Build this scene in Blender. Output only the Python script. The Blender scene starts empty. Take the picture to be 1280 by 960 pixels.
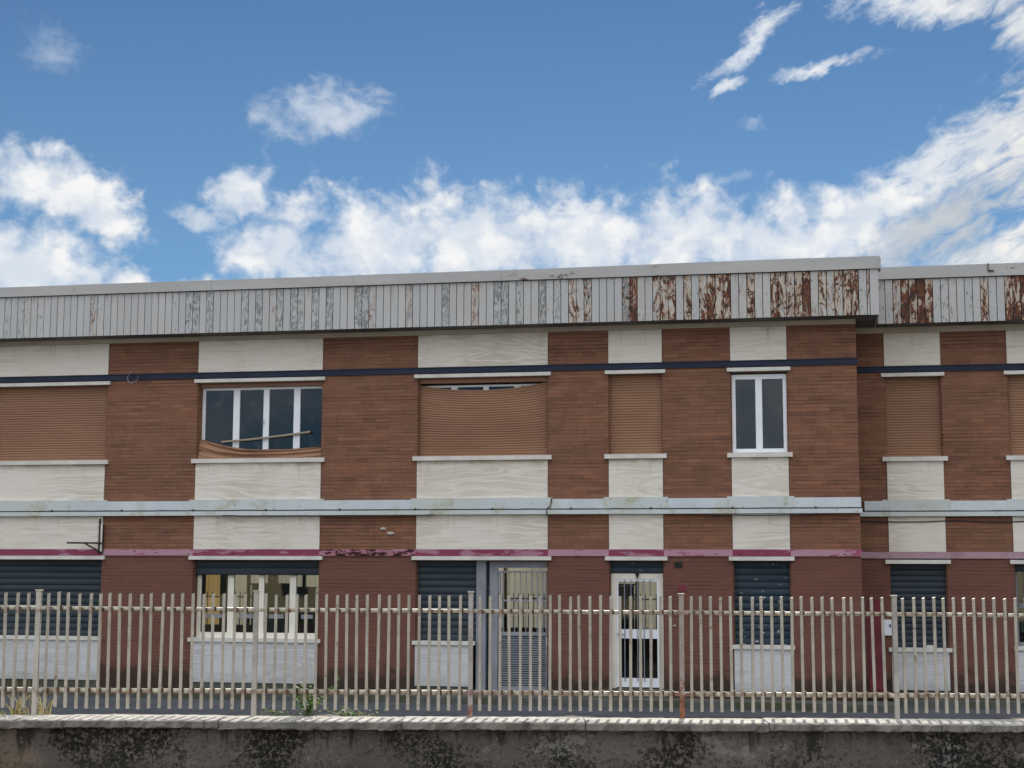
import bpy, math, random
from mathutils import Vector, Matrix
R = math.radians
rnd = random.Random(7)
scn = bpy.context.scene
col = scn.collection

# ------------------------------------------------------------------ frame of the place
# X runs along the facade, Y runs from the street into the building, Z up (0 = footpath level)
PSI = 0.189804
CAM = Vector((0, 0, 2.32))
FWD = Vector((-math.sin(PSI), math.cos(PSI), 0))       # direction square to the fence
RGT = Vector((math.cos(PSI), math.sin(PSI), 0))        # direction along the fence
SUN_AZ, SUN_EL = R(-1.5), R(26.2)                      # sun behind the building
YA, YB = 29.5, 30.6                                    # main facade, recessed wing
XC = 0.98                                              # corner between them

# ------------------------------------------------------------------ node helpers
class S:
    """a node socket with arithmetic"""
    def __init__(s, t, k): s.t, s.k = t, k
    def _m(s, op, o=None, p=None):
        return M_(s.t, op, s, o, p)
    def __add__(s, o): return s._m('ADD', o)
    def __radd__(s, o): return s._m('ADD', o)
    def __sub__(s, o): return s._m('SUBTRACT', o)
    def __rsub__(s, o): return M_(s.t, 'SUBTRACT', o, s)
    def __mul__(s, o): return s._m('MULTIPLY', o)
    def __rmul__(s, o): return s._m('MULTIPLY', o)
    def __truediv__(s, o): return s._m('DIVIDE', o)
    def max(s, o): return s._m('MAXIMUM', o)
    def min(s, o): return s._m('MINIMUM', o)
    def pow(s, o): return s._m('POWER', o)
    def abs(s): return s._m('ABSOLUTE')
    def step(s, a, b):
        n = s.t.nodes.new('ShaderNodeMapRange'); n.interpolation_type = 'SMOOTHSTEP'
        _in(s.t, n.inputs[0], s); _in(s.t, n.inputs[1], a); _in(s.t, n.inputs[2], b)
        return S(s.t, n.outputs[0])

def _in(t, sock, v):
    if isinstance(v, S): t.links.new(v.k, sock)
    elif v is not None:
        if isinstance(v, (tuple, list)) and len(v) == 3 and sock.type == 'RGBA': v = (*v, 1)
        sock.default_value = v

def M_(t, op, a, b=None, c=None):
    n = t.nodes.new('ShaderNodeMath'); n.operation = op
    _in(t, n.inputs[0], a)
    if b is not None: _in(t, n.inputs[1], b)
    if c is not None: _in(t, n.inputs[2], c)
    return S(t, n.outputs[0])

def mixc(t, f, a, b, mode='MIX'):
    n = t.nodes.new('ShaderNodeMix'); n.data_type = 'RGBA'; n.blend_type = mode
    _in(t, n.inputs[0], f); _in(t, n.inputs[6], a); _in(t, n.inputs[7], b)
    return S(t, n.outputs[2])

def vec(t, x, y, z=0.0):
    n = t.nodes.new('ShaderNodeCombineXYZ')
    _in(t, n.inputs[0], x); _in(t, n.inputs[1], y); _in(t, n.inputs[2], z)
    return S(t, n.outputs[0])

def noise(t, v, scale=1.0, detail=4.0, rough=0.55, dist=0.0):
    n = t.nodes.new('ShaderNodeTexNoise')
    _in(t, n.inputs['Vector'], v); n.inputs['Scale'].default_value = scale
    n.inputs['Detail'].default_value = detail; n.inputs['Roughness'].default_value = rough
    n.inputs['Distortion'].default_value = dist
    return S(t, n.outputs['Fac'])

def voro(t, v, scale=1.0, smooth=0.6, feature='SMOOTH_F1'):
    n = t.nodes.new('ShaderNodeTexVoronoi'); n.feature = feature
    _in(t, n.inputs['Vector'], v); n.inputs['Scale'].default_value = scale
    if feature == 'SMOOTH_F1': n.inputs['Smoothness'].default_value = smooth
    return S(t, n.outputs['Distance'])

class Mat:
    def __init__(s, name):
        s.m = bpy.data.materials.new(name); s.m.use_nodes = True
        s.t = s.m.node_tree; s.b = s.t.nodes['Principled BSDF']
        g = s.t.nodes.new('ShaderNodeNewGeometry')
        sp = s.t.nodes.new('ShaderNodeSeparateXYZ'); s.t.links.new(g.outputs['Position'], sp.inputs[0])
        s.pos = S(s.t, g.outputs['Position'])
        s.x, s.y, s.z = (S(s.t, sp.outputs[i]) for i in range(3))
        s.h = s.x + s.y                                # along any axis-aligned wall
    def n(s, scale, detail=4, rough=.55, v=None, dist=0.0): return noise(s.t, v or s.pos, scale, detail, rough, dist)
    def v(s, sx, sz, off=0.0): return vec(s.t, s.h * sx + off, s.z * sz, s.y * 0.3)
    def mix(s, f, a, b, mode='MIX'): return mixc(s.t, f, a, b, mode)
    def done(s, color, rough=.8, bump=None, dist=.01, strength=1.0, metal=0.0, spec=.3):
        _in(s.t, s.b.inputs['Base Color'], color); _in(s.t, s.b.inputs['Roughness'], rough)
        s.b.inputs['Metallic'].default_value = metal; s.b.inputs['Specular IOR Level'].default_value = spec
        if bump is not None:
            n = s.t.nodes.new('ShaderNodeBump'); n.inputs['Distance'].default_value = dist
            n.inputs['Strength'].default_value = strength
            _in(s.t, n.inputs['Height'], bump); s.t.links.new(n.outputs[0], s.b.inputs['Normal'])
        return s.m

# ------------------------------------------------------------------ materials
def brick(name, c1, c2, mortar, paint=None, moss=True):
    m = Mat(name)
    H = .073
    zz = m.z + (m.n(2.2, 2) - .5) * .010
    row = M_(m.t, 'FLOOR', zz / H); fz = M_(m.t, 'FRACT', zz / H)
    rnd_row = M_(m.t, 'FRACT', M_(m.t, 'SINE', row * 12.9898) * 4375.85)
    u = (m.h + rnd_row * .29) / .27 + (rnd_row - .5) * .2
    fu = M_(m.t, 'FRACT', u); cu = M_(m.t, 'FLOOR', u)
    cell = M_(m.t, 'FRACT', M_(m.t, 'SINE', cu * 78.233 + row * 37.719) * 4375.85)
    cell2 = M_(m.t, 'FRACT', M_(m.t, 'SINE', cu * 39.425 + row * 91.17) * 2957.31)
    c = m.mix(cell, c1, c2)
    c = m.mix((m.n(1.7, 4, .65) - .5) * 1.5, c, (.10, .045, .031))
    # whole rows run darker or lighter, in long broken streaks
    streak = noise(m.t, vec(m.t, m.h * .42, row * 3.17, m.y), 1, 3, .6)
    c = m.mix((streak - .40) * 2.1, c, m.mix(.6, c, (.05, .026, .02)))
    c = m.mix(cell2.step(.88, .98) * .3, c, (.27, .145, .098))
    c = m.mix(cell2.step(.12, .04) * .3, c, (.08, .04, .03))
    c = m.mix((m.n(.6, 5) - .42) * 1.3, c, (.155, .088, .058))
    if paint: c = m.mix(.66, c, paint)
    # thin sooty joints: strong along the courses here and there, faint between bricks
    bed = (fz - .5).abs().step(.36, .45); head = (fu - .5).abs().step(.475, .49)
    gap = noise(m.t, vec(m.t, m.h * .7, row * 5.3, 2.0), 1, 3, .6)
    gp2 = noise(m.t, vec(m.t, m.h * 2.1, row * 1.7, 6.0), 1, 3, .65)
    j = bed * (gap.step(.40, .64) * gp2.step(.34, .58) * .95 + .10)
    j = j.max(head * (gap * .6 + .05))
    if paint: j = j * .75
    c = m.mix(j, c, mortar)
    c = m.mix(noise(m.t, m.v(6, 9, 20), 1, 5, .7).step(.69, .75) * .45, c, (.33, .25, .2))
    if moss:
        low = (m.z * -1.0 + .62 + (m.n(4, 5) - .5) * .9).step(0, .42)
        c = m.mix(low * .85, c, (.024, .021, .016))
    return m.done(c, .85, j * -1.0 + cell * .15 + m.n(40, 3) * .3, .006, .7)

BRICK = brick('dark_brick', (.265, .122, .074), (.215, .099, .061), (.036, .021, .016))
BRICKP = brick('painted_brick', (.185, .080, .055), (.145, .062, .045), (.042, .023, .018), paint=(.155, .068, .051))

def stone(name, tint=(1, 1, 1)):
    m = Mat(name)
    off = m.n(.55, 2) * 1.5
    v = vec(m.t, m.h * .30 + off * .35, m.z * 2.7 + off * .75, m.y)
    n1 = noise(m.t, v, 1.3, 2, .5, .8)
    rings = M_(m.t, 'FRACT', n1 * 8.0)
    rings = (rings - .5).abs() * 2.0
    c = m.mix(rings.step(.0, .8) * (m.n(.8, 3).step(.35, .7) * .8 + .15) , (.66, .638, .605), (.515, .485, .445))
    c = m.mix(noise(m.t, m.v(1.2, 26), 1, 4, .65).step(.55, .72) * .6, c, (.38, .35, .31))
    c = m.mix(m.n(1.1, 5).step(.5, .8) * .5, c, (.55, .50, .42))
    c = m.mix(noise(m.t, m.v(9, 16, 4), 1, 5, .7).step(.68, .73) * .6, c, (.26, .25, .22))
    # damp green-grey run-off under sills and along the ledge
    top = ((m.z - 4.42).step(0, .12) * (m.z * -1 + 4.56).step(0, .02)).max((m.z - 6.95).step(-.05, .2) * .6)
    c = m.mix(top * m.n(2.5, 4).step(.38, .62) * .75, c, (.30, .285, .20))
    hang = noise(m.t, m.v(7, .5, 6), 1, 4, .65).step(.55, .72) * ((m.z - 4.1).step(0, .45) * (m.z * -1 + 4.6).step(0, .05)).max((m.z - 3.05).step(0, .4) * (m.z * -1 + 3.6).step(0, .05)).max((m.z - 6.6).step(0, .5))
    c = m.mix(hang * .55, c, (.33, .31, .26))
    c = m.mix((m.z * -1 + .42 + (m.n(5, 5) - .5) * .5).step(0, .4) * .5, c, (.25, .25, .23))
    c = m.mix(1.0, c, tint, 'MULTIPLY')
    return m.done(c, .75, rings * .5 + m.n(60, 3) * .2, .004, .6)
STONE = stone('travertine_slab', (1.08, 1.05, 1.01)); STONEL = stone('low_stone_slab', (.86, .91, 1.0))

def render_plain(name, c0, c1, scale=2.0, rough=.8, bump=.004, spots=None):
    m = Mat(name)
    c = m.mix(m.n(scale, 5).step(.35, .7), c0, c1)
    if spots: c = m.mix(m.n(scale * 7, 5, .7).step(.63, .7) * .8, c, spots)
    return m.done(c, rough, m.n(scale * 20, 3), bump, .5)
BEAM = render_plain('cream_render', (.52, .47, .40), (.43, .39, .32), 1.5, spots=(.28, .25, .2))
SILL = render_plain('white_stone', (.66, .64, .60), (.55, .53, .5), 3, spots=(.4, .38, .35))
SOFFIT = render_plain('grey_soffit', (.16, .155, .15), (.1, .098, .09), 2)
SLAB = render_plain('roof_felt', (.12, .12, .12), (.09, .09, .09), 1)
INNER = render_plain('room_plaster', (.5, .46, .38), (.42, .38, .3), 1)

def ledge(name, green):
    m = Mat(name)
    c = m.mix(m.n(1.3, 4).step(.35, .7), (.585, .645, .695), (.51, .57, .63))
    # bare greenish stretches where the ledge crosses the stone slabs
    g = noise(m.t, m.v(.35, .3, 2), 1, 3).step(.5, .58)
    c = m.mix((g * .5 + .5) * green, c, (.50, .53, .50))
    c = m.mix(m.n(2.2, 5, .65).step(.52, .66) * (.2 + green * .6), c, (.38, .375, .25))
    c = m.mix(noise(m.t, m.v(8, 11), 1, 5, .75).step(.62, .67) * (.4 + green * .5), c, (.16, .17, .15))
    return m.done(c, .6, m.n(30, 3), .003, .5)
LEDGE = ledge('pale_blue_ledge_paint', .15); LEDGES = ledge('greenish_ledge_paint', .8)
def paint_band(name, a, b, chip, lo=.46, hi=.52, cl=.62, chh=.66, sx=1.6):
    m = Mat(name)
    c = m.mix(noise(m.t, m.v(sx, 5), 1, 5, .6).step(lo, hi), a, b)
    c = m.mix(noise(m.t, m.v(5, 12, 7), 1, 5, .7).step(cl, chh), c, chip)
    return m.done(c, .7, m.n(50, 3), .002, .4)
PINK = paint_band('faded_magenta_paint', (.215, .040, .085), (.33, .16, .22), (.055, .014, .02), .52, .58)
PINKL = paint_band('worn_pale_magenta_paint', (.40, .225, .29), (.30, .07, .13), (.10, .02, .03), .54, .60)
PINKD = paint_band('blistered_magenta_paint', (.42, .26, .29), (.36, .15, .2), (.035, .008, .012), .5, .6, .50, .53, .8)
MAUVE = paint_band('washed_mauve_paint', (.33, .19, .235), (.38, .25, .30), (.24, .13, .17))
NAVY = paint_band('navy_paint', (.014, .021, .045), (.020, .030, .060), (.07, .06, .06), .4, .7, .7, .74)
PSTRIP = paint_band('crimson_wall_paint', (.20, .035, .055), (.16, .03, .045), (.12, .04, .04))

def fascia():
    m = Mat('peeling_fascia_paint')
    a = m.t.nodes.new('ShaderNodeAttribute'); a.attribute_name = 'board'
    sp = m.t.nodes.new('ShaderNodeSeparateColor'); m.t.links.new(a.outputs['Color'], sp.inputs[0])
    tint, rust, peel = (S(m.t, sp.outputs[i]) for i in range(3))
    seed = tint * 37.0
    v = vec(m.t, m.h * 7.5 + tint * 1.3, m.z * 2.4, 1.0)
    n1 = noise(m.t, v, 1, 6, .66, .6)
    v2 = vec(m.t, m.h * 22, m.z * 9, seed)
    n2 = noise(m.t, v2, 1, 5, .7, .4)
    c = m.mix(tint, (.42, .425, .44), (.465, .46, .46))
    c = m.mix(m.n(1.3, 4).step(.45, .75) * .45, c, (.40, .375, .33))
    # undercoat laid bare around the rust
    k = n1 - (1.0 - rust) * .46
    c = m.mix(k.step(.30, .36), c, (.475, .435, .375))
    vein = 1.0 - (noise(m.t, vec(m.t, m.h * 6.0 + tint * .8, m.z * 2.0, 4.0), 1, 5, .62, .8) - .5).abs() * 2.0
    vk = vein - (1.0 - rust) * .16 + (n1 - .5) * .25
    k = k.max((vk - .875) * .6 + .45)
    c = m.mix(k.step(.36, .455) * rust.step(.1, .5) * .5, c, (.34, .22, .14))
    c = m.mix(k.step(.452, .475), c, m.mix(m.n(9, 5, .65).step(.38, .64), (.035, .016, .012), (.16, .050, .022)))
    p = n2 - (1.0 - peel) * .30
    c = m.mix(p.step(.43, .46), c, m.mix(n1.step(.4, .6), (.17, .19, .2), (.29, .31, .31)))
    # thin rust weeping from the top fixings
    c = m.mix(((m.z - 7.75).step(0, .28) * noise(m.t, m.v(9, 1.5, 5), 1, 4).step(.55, .7)) * .55, c, (.2, .12, .07))
    return m.done(c, .55, n1 * .4 + n2 * .3, .004, .5)
FASCIA = fascia()
JOINT = render_plain('dark_joint', (.035, .028, .026), (.05, .03, .02), 5)  # near-black backing behind the gaps between fascia boards
def cap():
    m = Mat('grey_cap_flashing')
    c = m.mix(noise(m.t, m.v(.5, 2), 1, 4).step(.4, .65), (.385, .38, .38), (.43, .425, .42))
    w = (m.x + 6.5).step(0, 1.2)
    r = noise(m.t, m.v(5, 9, 3), 1, 6, .72, .5)
    z = noise(m.t, m.v(.9, .2, 11), 1, 2).step(.52, .64)
    c = m.mix(r.step(.565, .60) * z * w, c, (.10, .045, .03))
    c = m.mix(noise(m.t, m.v(3, 9, 8), 1, 5, .7).step(.66, .72) * .5, c, (.2, .17, .14))
    return m.done(c, .5, m.n(8, 3), .004, .3)
CAP = cap()

def shutter_mat(name, a, b, fleck=None, lo=.66, hi=.69):
    m = Mat(name)
    c = m.mix(noise(m.t, m.v(.5, 1.2), 1, 4).step(.3, .7), a, b)
    c = m.mix(noise(m.t, m.v(1.5, 9, 3), 1, 3).step(.5, .8) * .35, c, tuple(x * .55 for x in a))
    if fleck: c = m.mix(noise(m.t, m.v(7, 16, 5), 1, 4, .6).step(lo, hi), c, fleck)
    return m.done(c, .6, m.n(25, 3), .002, .4)
TERRA = shutter_mat('terracotta_shutter_slats', (.312, .170, .106), (.268, .143, .090))
STEEL = shutter_mat('slate_shutter_steel', (.026, .038, .050), (.036, .050, .062), (.16, .18, .2), .74, .76)
STEELB = shutter_mat('blue_black_shutter_steel', (.020, .036, .054), (.03, .047, .066), (.42, .43, .44), .66, .68)
WHITEF = render_plain('white_frame_paint', (.80, .83, .89), (.76, .79, .85), 4, .45, .001)
CREAMF = render_plain('ivory_frame_paint', (.78, .75, .66), (.70, .68, .6), 4, .45, .001)
GREYM = render_plain('grey_metal_paint', (.25, .265, .31), (.19, .2, .235), 3, .55, .002, spots=(.12, .1, .09))
DARKM = render_plain('black_iron', (.014, .013, .013), (.024, .02, .02), 5, .5, .001)
CABLEM = render_plain('dark_cable_sheath', (.028, .032, .035), (.05, .055, .055), 5, .6, .001)
WOOD = render_plain('weathered_wood', (.36, .31, .24), (.28, .23, .17), 9, .8, .003)
MORTAR = render_plain('white_mortar', (.48, .46, .42), (.40, .38, .35), 12, .9, .006)

def glass(name, tint, refl=1.0, rough=.02, grime=.1):
    m = bpy.data.materials.new(name); m.use_nodes = True; t = m.node_tree
    t.nodes.remove(t.nodes['Principled BSDF'])
    tr = t.nodes.new('ShaderNodeBsdfTransparent'); tr.inputs[0].default_value = (*tint, 1)
    gl = t.nodes.new('ShaderNodeBsdfGlossy'); gl.inputs['Roughness'].default_value = rough; gl.inputs[0].default_value = (.86, .94, 1, 1)
    df = t.nodes.new('ShaderNodeBsdfDiffuse'); df.inputs[0].default_value = (.30, .31, .32, 1)
    g = t.nodes.new('ShaderNodeNewGeometry'); pos = S(t, g.outputs['Position'])
    fr = t.nodes.new('ShaderNodeFresnel'); fr.inputs[0].default_value = 1.5
    f = S(t, fr.outputs[0]) * refl
    m1 = t.nodes.new('ShaderNodeMixShader'); _in(t, m1.inputs[0], f)
    t.links.new(tr.outputs[0], m1.inputs[1]); t.links.new(gl.outputs[0], m1.inputs[2])
    m2 = t.nodes.new('ShaderNodeMixShader')
    smear = noise(t, pos, 2.2, 6, .7, 1.2).step(.5, .8) * grime + noise(t, pos, 9, 5, .7, 2.0).step(.62, .67) * grime * 1.2
    _in(t, m2.inputs[0], smear)
    t.links.new(m1.outputs[0], m2.inputs[1]); t.links.new(df.outputs[0], m2.inputs[2])
    bp = t.nodes.new('ShaderNodeBump'); bp.inputs['Distance'].default_value = .004; bp.inputs['Strength'].default_value = .15
    _in(t, bp.inputs['Height'], noise(t, pos, 1.7, 2)); t.links.new(bp.outputs[0], gl.inputs['Normal'])
    t.links.new(m2.outputs[0], t.nodes['Material Output'].inputs[0])
    return m
GLASSD = glass('dusty_window_glass', (.22, .26, .29), 1.5, .03, .15)
GLASSC = glass('clear_window_glass', (.80, .81, .78), .8, .02, .07)

def cloth(name, c):
    m = Mat(name); t = m.t
    tl = t.nodes.new('ShaderNodeBsdfTranslucent'); df = t.nodes.new('ShaderNodeBsdfDiffuse')
    k = m.mix(noise(t, m.v(5, .2), 1, 3).step(.3, .7), c, tuple(x * .8 for x in c))
    for n in (tl, df): _in(t, n.inputs[0], k)
    mx = t.nodes.new('ShaderNodeMixShader'); mx.inputs[0].default_value = .35
    t.links.new(tl.outputs[0], mx.inputs[1]); t.links.new(df.outputs[0], mx.inputs[2])
    t.links.new(mx.outputs[0], t.nodes['Material Output'].inputs[0])
    return m.m
CURT = cloth('beige_blind_cloth', (.26, .25, .215)); OCHRE = cloth('ochre_blind_cloth', (.27, .19, .08))

def fence_mat(name, rust_h=-9.0, a=(.34, .325, .30), b=(.26, .245, .23)):
    m = Mat(name)
    c = m.mix(m.n(4, 4).step(.35, .65), a, b)
    c = m.mix(m.n(22, 5, .7).step(.58, .66) * .55, c, (.5, .48, .44))
    c = m.mix(m.n(9, 5, .7).step(.62, .68) * .7, c, (.16, .085, .05))
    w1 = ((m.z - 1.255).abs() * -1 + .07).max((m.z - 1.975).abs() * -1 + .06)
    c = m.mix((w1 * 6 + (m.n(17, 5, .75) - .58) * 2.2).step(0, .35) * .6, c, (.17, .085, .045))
    if rust_h > -5:
        k = (m.z * -1 + rust_h + (m.n(14, 5, .75) - .5) * 1.2).step(-.08, .14) * .9
        c = m.mix(k, c, m.mix(m.n(14, 4).step(.35, .7), (.30, .095, .03), (.14, .05, .03)))
    return m.done(c, .55, m.n(40, 4), .002, .5)
PICK = fence_mat('picket_paint', a=(.42, .39, .34), b=(.33, .305, .265)); POSTM = fence_mat('post_paint', a=(.40, .38, .36), b=(.30, .28, .26))
TABM = fence_mat('tab_shadow_tone', a=(.07, .045, .032), b=(.05, .035, .028))  # dark tone in place of shadow where pickets cross the rails
POSTW = fence_mat('sunlit_post_tone', a=(.55, .53, .49), b=(.40, .38, .35))  # paler base colour standing in for sun on the post's flange
POSTR = fence_mat('rusting_post_paint', 1.16, a=(.38, .36, .35), b=(.3, .28, .27))
POSTO = fence_mat('orange_rusted_post_paint', 1.30, a=(.33, .28, .26), b=(.28, .23, .21))
RAILM = fence_mat('rail_paint', a=(.62, .59, .50), b=(.48, .45, .37))

def wall_mat():
    m = Mat('mouldy_wall_plaster')
    c = m.mix(m.n(.9, 4).step(.35, .65), (.092, .085, .079), (.135, .122, .11))
    c = m.mix(m.n(.75, 2, .5, v=vec(m.t, m.h, m.z * 1.3, 3.0)).step(.61, .68) * .7, c, (.175, .13, .095))
    c = m.mix(m.n(1.6, 3, v=vec(m.t, m.h, m.z * 2, 8.0)).step(.63, .68) * .6, c, (.23, .225, .22))
    patch = m.n(1.15, 3, .5, v=vec(m.t, m.h + 5, m.z * 1.2, 1.0)).step(.40, .62)
    spot = m.n(26, 6, .78, dist=.3)
    c = m.mix((spot + patch * .11).step(.54, .595) * (patch * .5 + .5), c, (.012, .011, .010))
    run = noise(m.t, vec(m.t, m.h * 6, m.z * .8, 5.0), 1, 4, .65) + (m.z - .96) * .55
    c = m.mix(run.step(.47, .60) * .8, c, (.016, .015, .013))
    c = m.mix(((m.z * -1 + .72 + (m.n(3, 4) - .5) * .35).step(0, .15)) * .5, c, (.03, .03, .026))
    c = m.mix(m.n(30, 4, .7).step(.6, .68) * .4, c, (.36, .34, .32))
    return m.done(c, .95, spot + m.n(60, 4), .012, .8)
WALLM = wall_mat()
def coping_mat():
    m = Mat('weathered_coping_concrete')
    c = m.mix(m.n(5, 5).step(.35, .65), (.47, .45, .41), (.34, .325, .295))
    c = m.mix(noise(m.t, vec(m.t, m.h * 5, m.z * 1.5, m.y), 1, 5, .7).step(.55, .66) * .75, c, (.07, .065, .06))
    c = m.mix(m.n(35, 4, .7).step(.58, .68) * .5, c, (.12, .115, .1))
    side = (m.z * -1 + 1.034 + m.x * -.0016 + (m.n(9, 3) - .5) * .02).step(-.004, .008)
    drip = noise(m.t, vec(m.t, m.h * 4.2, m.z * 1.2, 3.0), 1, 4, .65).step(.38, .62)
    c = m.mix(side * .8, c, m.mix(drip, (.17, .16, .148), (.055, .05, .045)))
    return m.done(c, .95, m.n(25, 5, .7), .012, .9)
COPM = coping_mat()
def ground_mat(name, a, b, scale=1.5, moss=None):
    m = Mat(name)
    c = m.mix(m.n(scale, 5).step(.35, .65), a, b)
    c = m.mix(m.n(90, 3, .7).step(.5, .7) * .5, c, tuple(x * 1.5 for x in b))
    if moss: c = m.mix(m.n(1.1, 5, .7).step(.45, .62) * .8, c, moss)
    return m.done(c, .9, m.n(80, 3), .01, .6)
ASPH = ground_mat('yard_asphalt', (.085, .092, .105), (.065, .07, .08))
ROADM = ground_mat('street_asphalt', (.11, .108, .105), (.085, .085, .085))
PATHM = ground_mat('mossy_footpath', (.11, .11, .105), (.075, .075, .07), 2.5, (.055, .058, .026))
PAVM = ground_mat('street_pavement', (.32, .31, .29), (.26, .25, .235), 1.2)
SOILM = ground_mat('dry_soil', (.045, .03, .022), (.075, .05, .035), 6)
PLASTER = render_plain('pale_yellow_plaster', (.60, .50, .30), (.52, .43, .26), .6)

def leafm(name, a, b, sss=.25):
    m = Mat(name); t = m.t
    c = m.mix(m.n(18, 2).step(.3, .7), a, b)
    _in(t, m.b.inputs['Base Color'], c); m.b.inputs['Roughness'].default_value = .6
    tl = t.nodes.new('ShaderNodeBsdfTranslucent'); _in(t, tl.inputs[0], c)
    mx = t.nodes.new('ShaderNodeMixShader'); mx.inputs[0].default_value = sss
    t.links.new(m.b.outputs[0], mx.inputs[1]); t.links.new(tl.outputs[0], mx.inputs[2])
    t.links.new(mx.outputs[0], t.nodes['Material Output'].inputs[0])
    return m.m
LEAF = leafm('weed_leaf', (.045, .15, .03), (.08, .22, .04), .4)
LEAFY = leafm('yellow_green_leaf', (.13, .2, .04), (.2, .24, .06), .4)
STRAW = leafm('dry_straw', (.50, .43, .25), (.40, .36, .15), .3)
STRAWG = leafm('half_dry_grass', (.24, .25, .07), (.38, .34, .13), .3)
TWIG = leafm('grey_dry_stem', (.26, .22, .18), (.34, .3, .24), .15)

# ------------------------------------------------------------------ mesh helpers
ORG = {}
def world_org(o): return ORG.get(o.name, Vector((0, 0, 0)))

def tag(o, label=None, cat=None, group=None, kind=None):
    if label: o['label'] = label
    if cat: o['category'] = cat
    if group: o['group'] = group
    if kind: o['kind'] = kind
    return o

def empty(name, loc, rz=0.0):
    o = bpy.data.objects.new(name, None); col.objects.link(o)
    o.empty_display_size = .2; o.location = loc; o.rotation_euler.z = rz
    ORG[o.name] = Vector(loc)
    return o

class MB:
    def __init__(s): s.v, s.f, s.c, s.mi = [], [], [], []
    def face(s, pts, m=0):
        i = len(s.v); s.v += [tuple(p) for p in pts]; s.f.append(tuple(range(i, i + len(pts)))); s.mi.append(m)
    def box(s, x0, x1, y0, y1, z0, z1, c=None, m=0):
        i = len(s.v)
        s.v += [(x, y, z) for z in (z0, z1) for y in (y0, y1) for x in (x0, x1)]
        s.f += [tuple(i + k for k in q) for q in ((0, 2, 3, 1), (4, 5, 7, 6), (0, 1, 5, 4), (2, 6, 7, 3), (0, 4, 6, 2), (1, 3, 7, 5))]
        s.mi += [m] * 6
        if c: s.c += [c] * 8
        return s
    def grid(s, nu, nv, fn, m=0):
        i = len(s.v)
        for b in range(nv + 1):
            for a in range(nu + 1): s.v.append(tuple(fn(a / nu, b / nv)))
        for b in range(nv):
            for a in range(nu):
                k = i + b * (nu + 1) + a
                s.f.append((k, k + 1, k + nu + 2, k + nu + 1)); s.mi.append(m)
        return s
    def tube(s, pts, r, n=8, caps=True, m=0):
        pts = [Vector(p) for p in pts]; i = len(s.v)
        rs = r if isinstance(r, (list, tuple)) else [r] * len(pts)
        for k, p in enumerate(pts):
            d = (pts[min(k + 1, len(pts) - 1)] - pts[max(k - 1, 0)]).normalized()
            u = d.cross(Vector((0, 0, 1)) if abs(d.z) < .9 else Vector((1, 0, 0))).normalized(); w = d.cross(u)
            for a in range(n):
                t = 2 * math.pi * a / n
                s.v.append(tuple(p + (u * math.cos(t) + w * math.sin(t)) * rs[k]))
        for k in range(len(pts) - 1):
            for a in range(n):
                b = (a + 1) % n
                s.f.append((i + k * n + a, i + k * n + b, i + (k + 1) * n + b, i + (k + 1) * n + a)); s.mi.append(m)
        if caps:
            s.f.append(tuple(i + a for a in range(n))[::-1]); s.mi.append(m)
            s.f.append(tuple(i + (len(pts) - 1) * n + a for a in range(n))); s.mi.append(m)
        return s
    def build(s, name, mat, parent=None, smooth=False, local=False):
        """verts are in world coordinates unless local (then in the parent's own frame)"""
        me = bpy.data.meshes.new(name)
        vs = [Vector(v) for v in s.v]
        lo = Vector([min(v[i] for v in vs) for i in range(3)]); hi = Vector([max(v[i] for v in vs) for i in range(3)])
        org = Vector(((lo.x + hi.x) / 2, (lo.y + hi.y) / 2, lo.z))
        me.from_pydata([v - org for v in vs], [], s.f)
        for mm in (mat if isinstance(mat, (list, tuple)) else [mat]): me.materials.append(mm)
        if any(s.mi):
            for p, k in zip(me.polygons, s.mi): p.material_index = k
        if s.c:
            a = me.color_attributes.new('board', 'FLOAT_COLOR', 'POINT')
            for k, c in enumerate(s.c): a.data[k].color = (*c, 1)
        if smooth:
            for p in me.polygons: p.use_smooth = True
        me.update()
        o = bpy.data.objects.new(name, me); col.objects.link(o)
        if parent is not None:
            o.parent = parent
            o.location = org if local else org - world_org(parent)
        else: o.location = org
        ORG[o.name] = org
        return o

def box(name, mat, parent, *a, **k): return MB().box(*a).build(name, mat, parent, **k)

# ------------------------------------------------------------------ ground, street, yard
def along(a, d, z): return RGT * a + FWD * d + Vector((0, 0, z))
def sheet(name, mat, a0, a1, d0, d1, z, kind='structure'):
    m = MB(); m.face([along(a0, d0, z), along(a1, d0, z), along(a1, d1, z), along(a0, d1, z)])
    return tag(m.build(name, mat), kind=kind)
sheet('yard', ASPH, -400, 400, 14.55, 900, -.12)
sheet('road', ROADM, -400, 400, -500, 12.0, .14)
def long_box(a0, a1, d0, d1, z0, z1):
    m = MB(); m.box(a0, a1, d0, d1, z0, z1)
    m.v = [tuple(along(x, y, z)) for x, y, z in m.v]; return m
tag(long_box(-60, 60, 11.8, 13.68, 0.0, .27).build('pavement', PAVM), kind='structure')
fp = MB(); fp.box(-26, XC + .55, 28.75, YA + .1, -.12, .012); fp.box(XC + .55, 14, 29.95, YB + .1, -.12, .0)
tag(fp.build('footpath', PATHM), kind='structure')

# ------------------------------------------------------------------ the building
BLD = tag(empty('factory_building', (-8, YA, 0)),
          'two-storey brick building with pale stone slabs, rust-streaked metal fascia and roller shutters behind the fence', 'building')

# panels (x0, x1) on the main wall and on the recessed wing
BAYS = [(-16.87, -14.22), (-12.24, -9.565), (-7.585, -4.945), (-3.755, -2.70), (-1.395, -.315)]
BAYS2 = [(1.54, 2.615), (3.845, 6.45)]
XL, XR = -25.0, 13.0
ZP, ZBAND, ZM0, ZM1 = 2.66, 3.565, 3.475, 3.565

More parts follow.
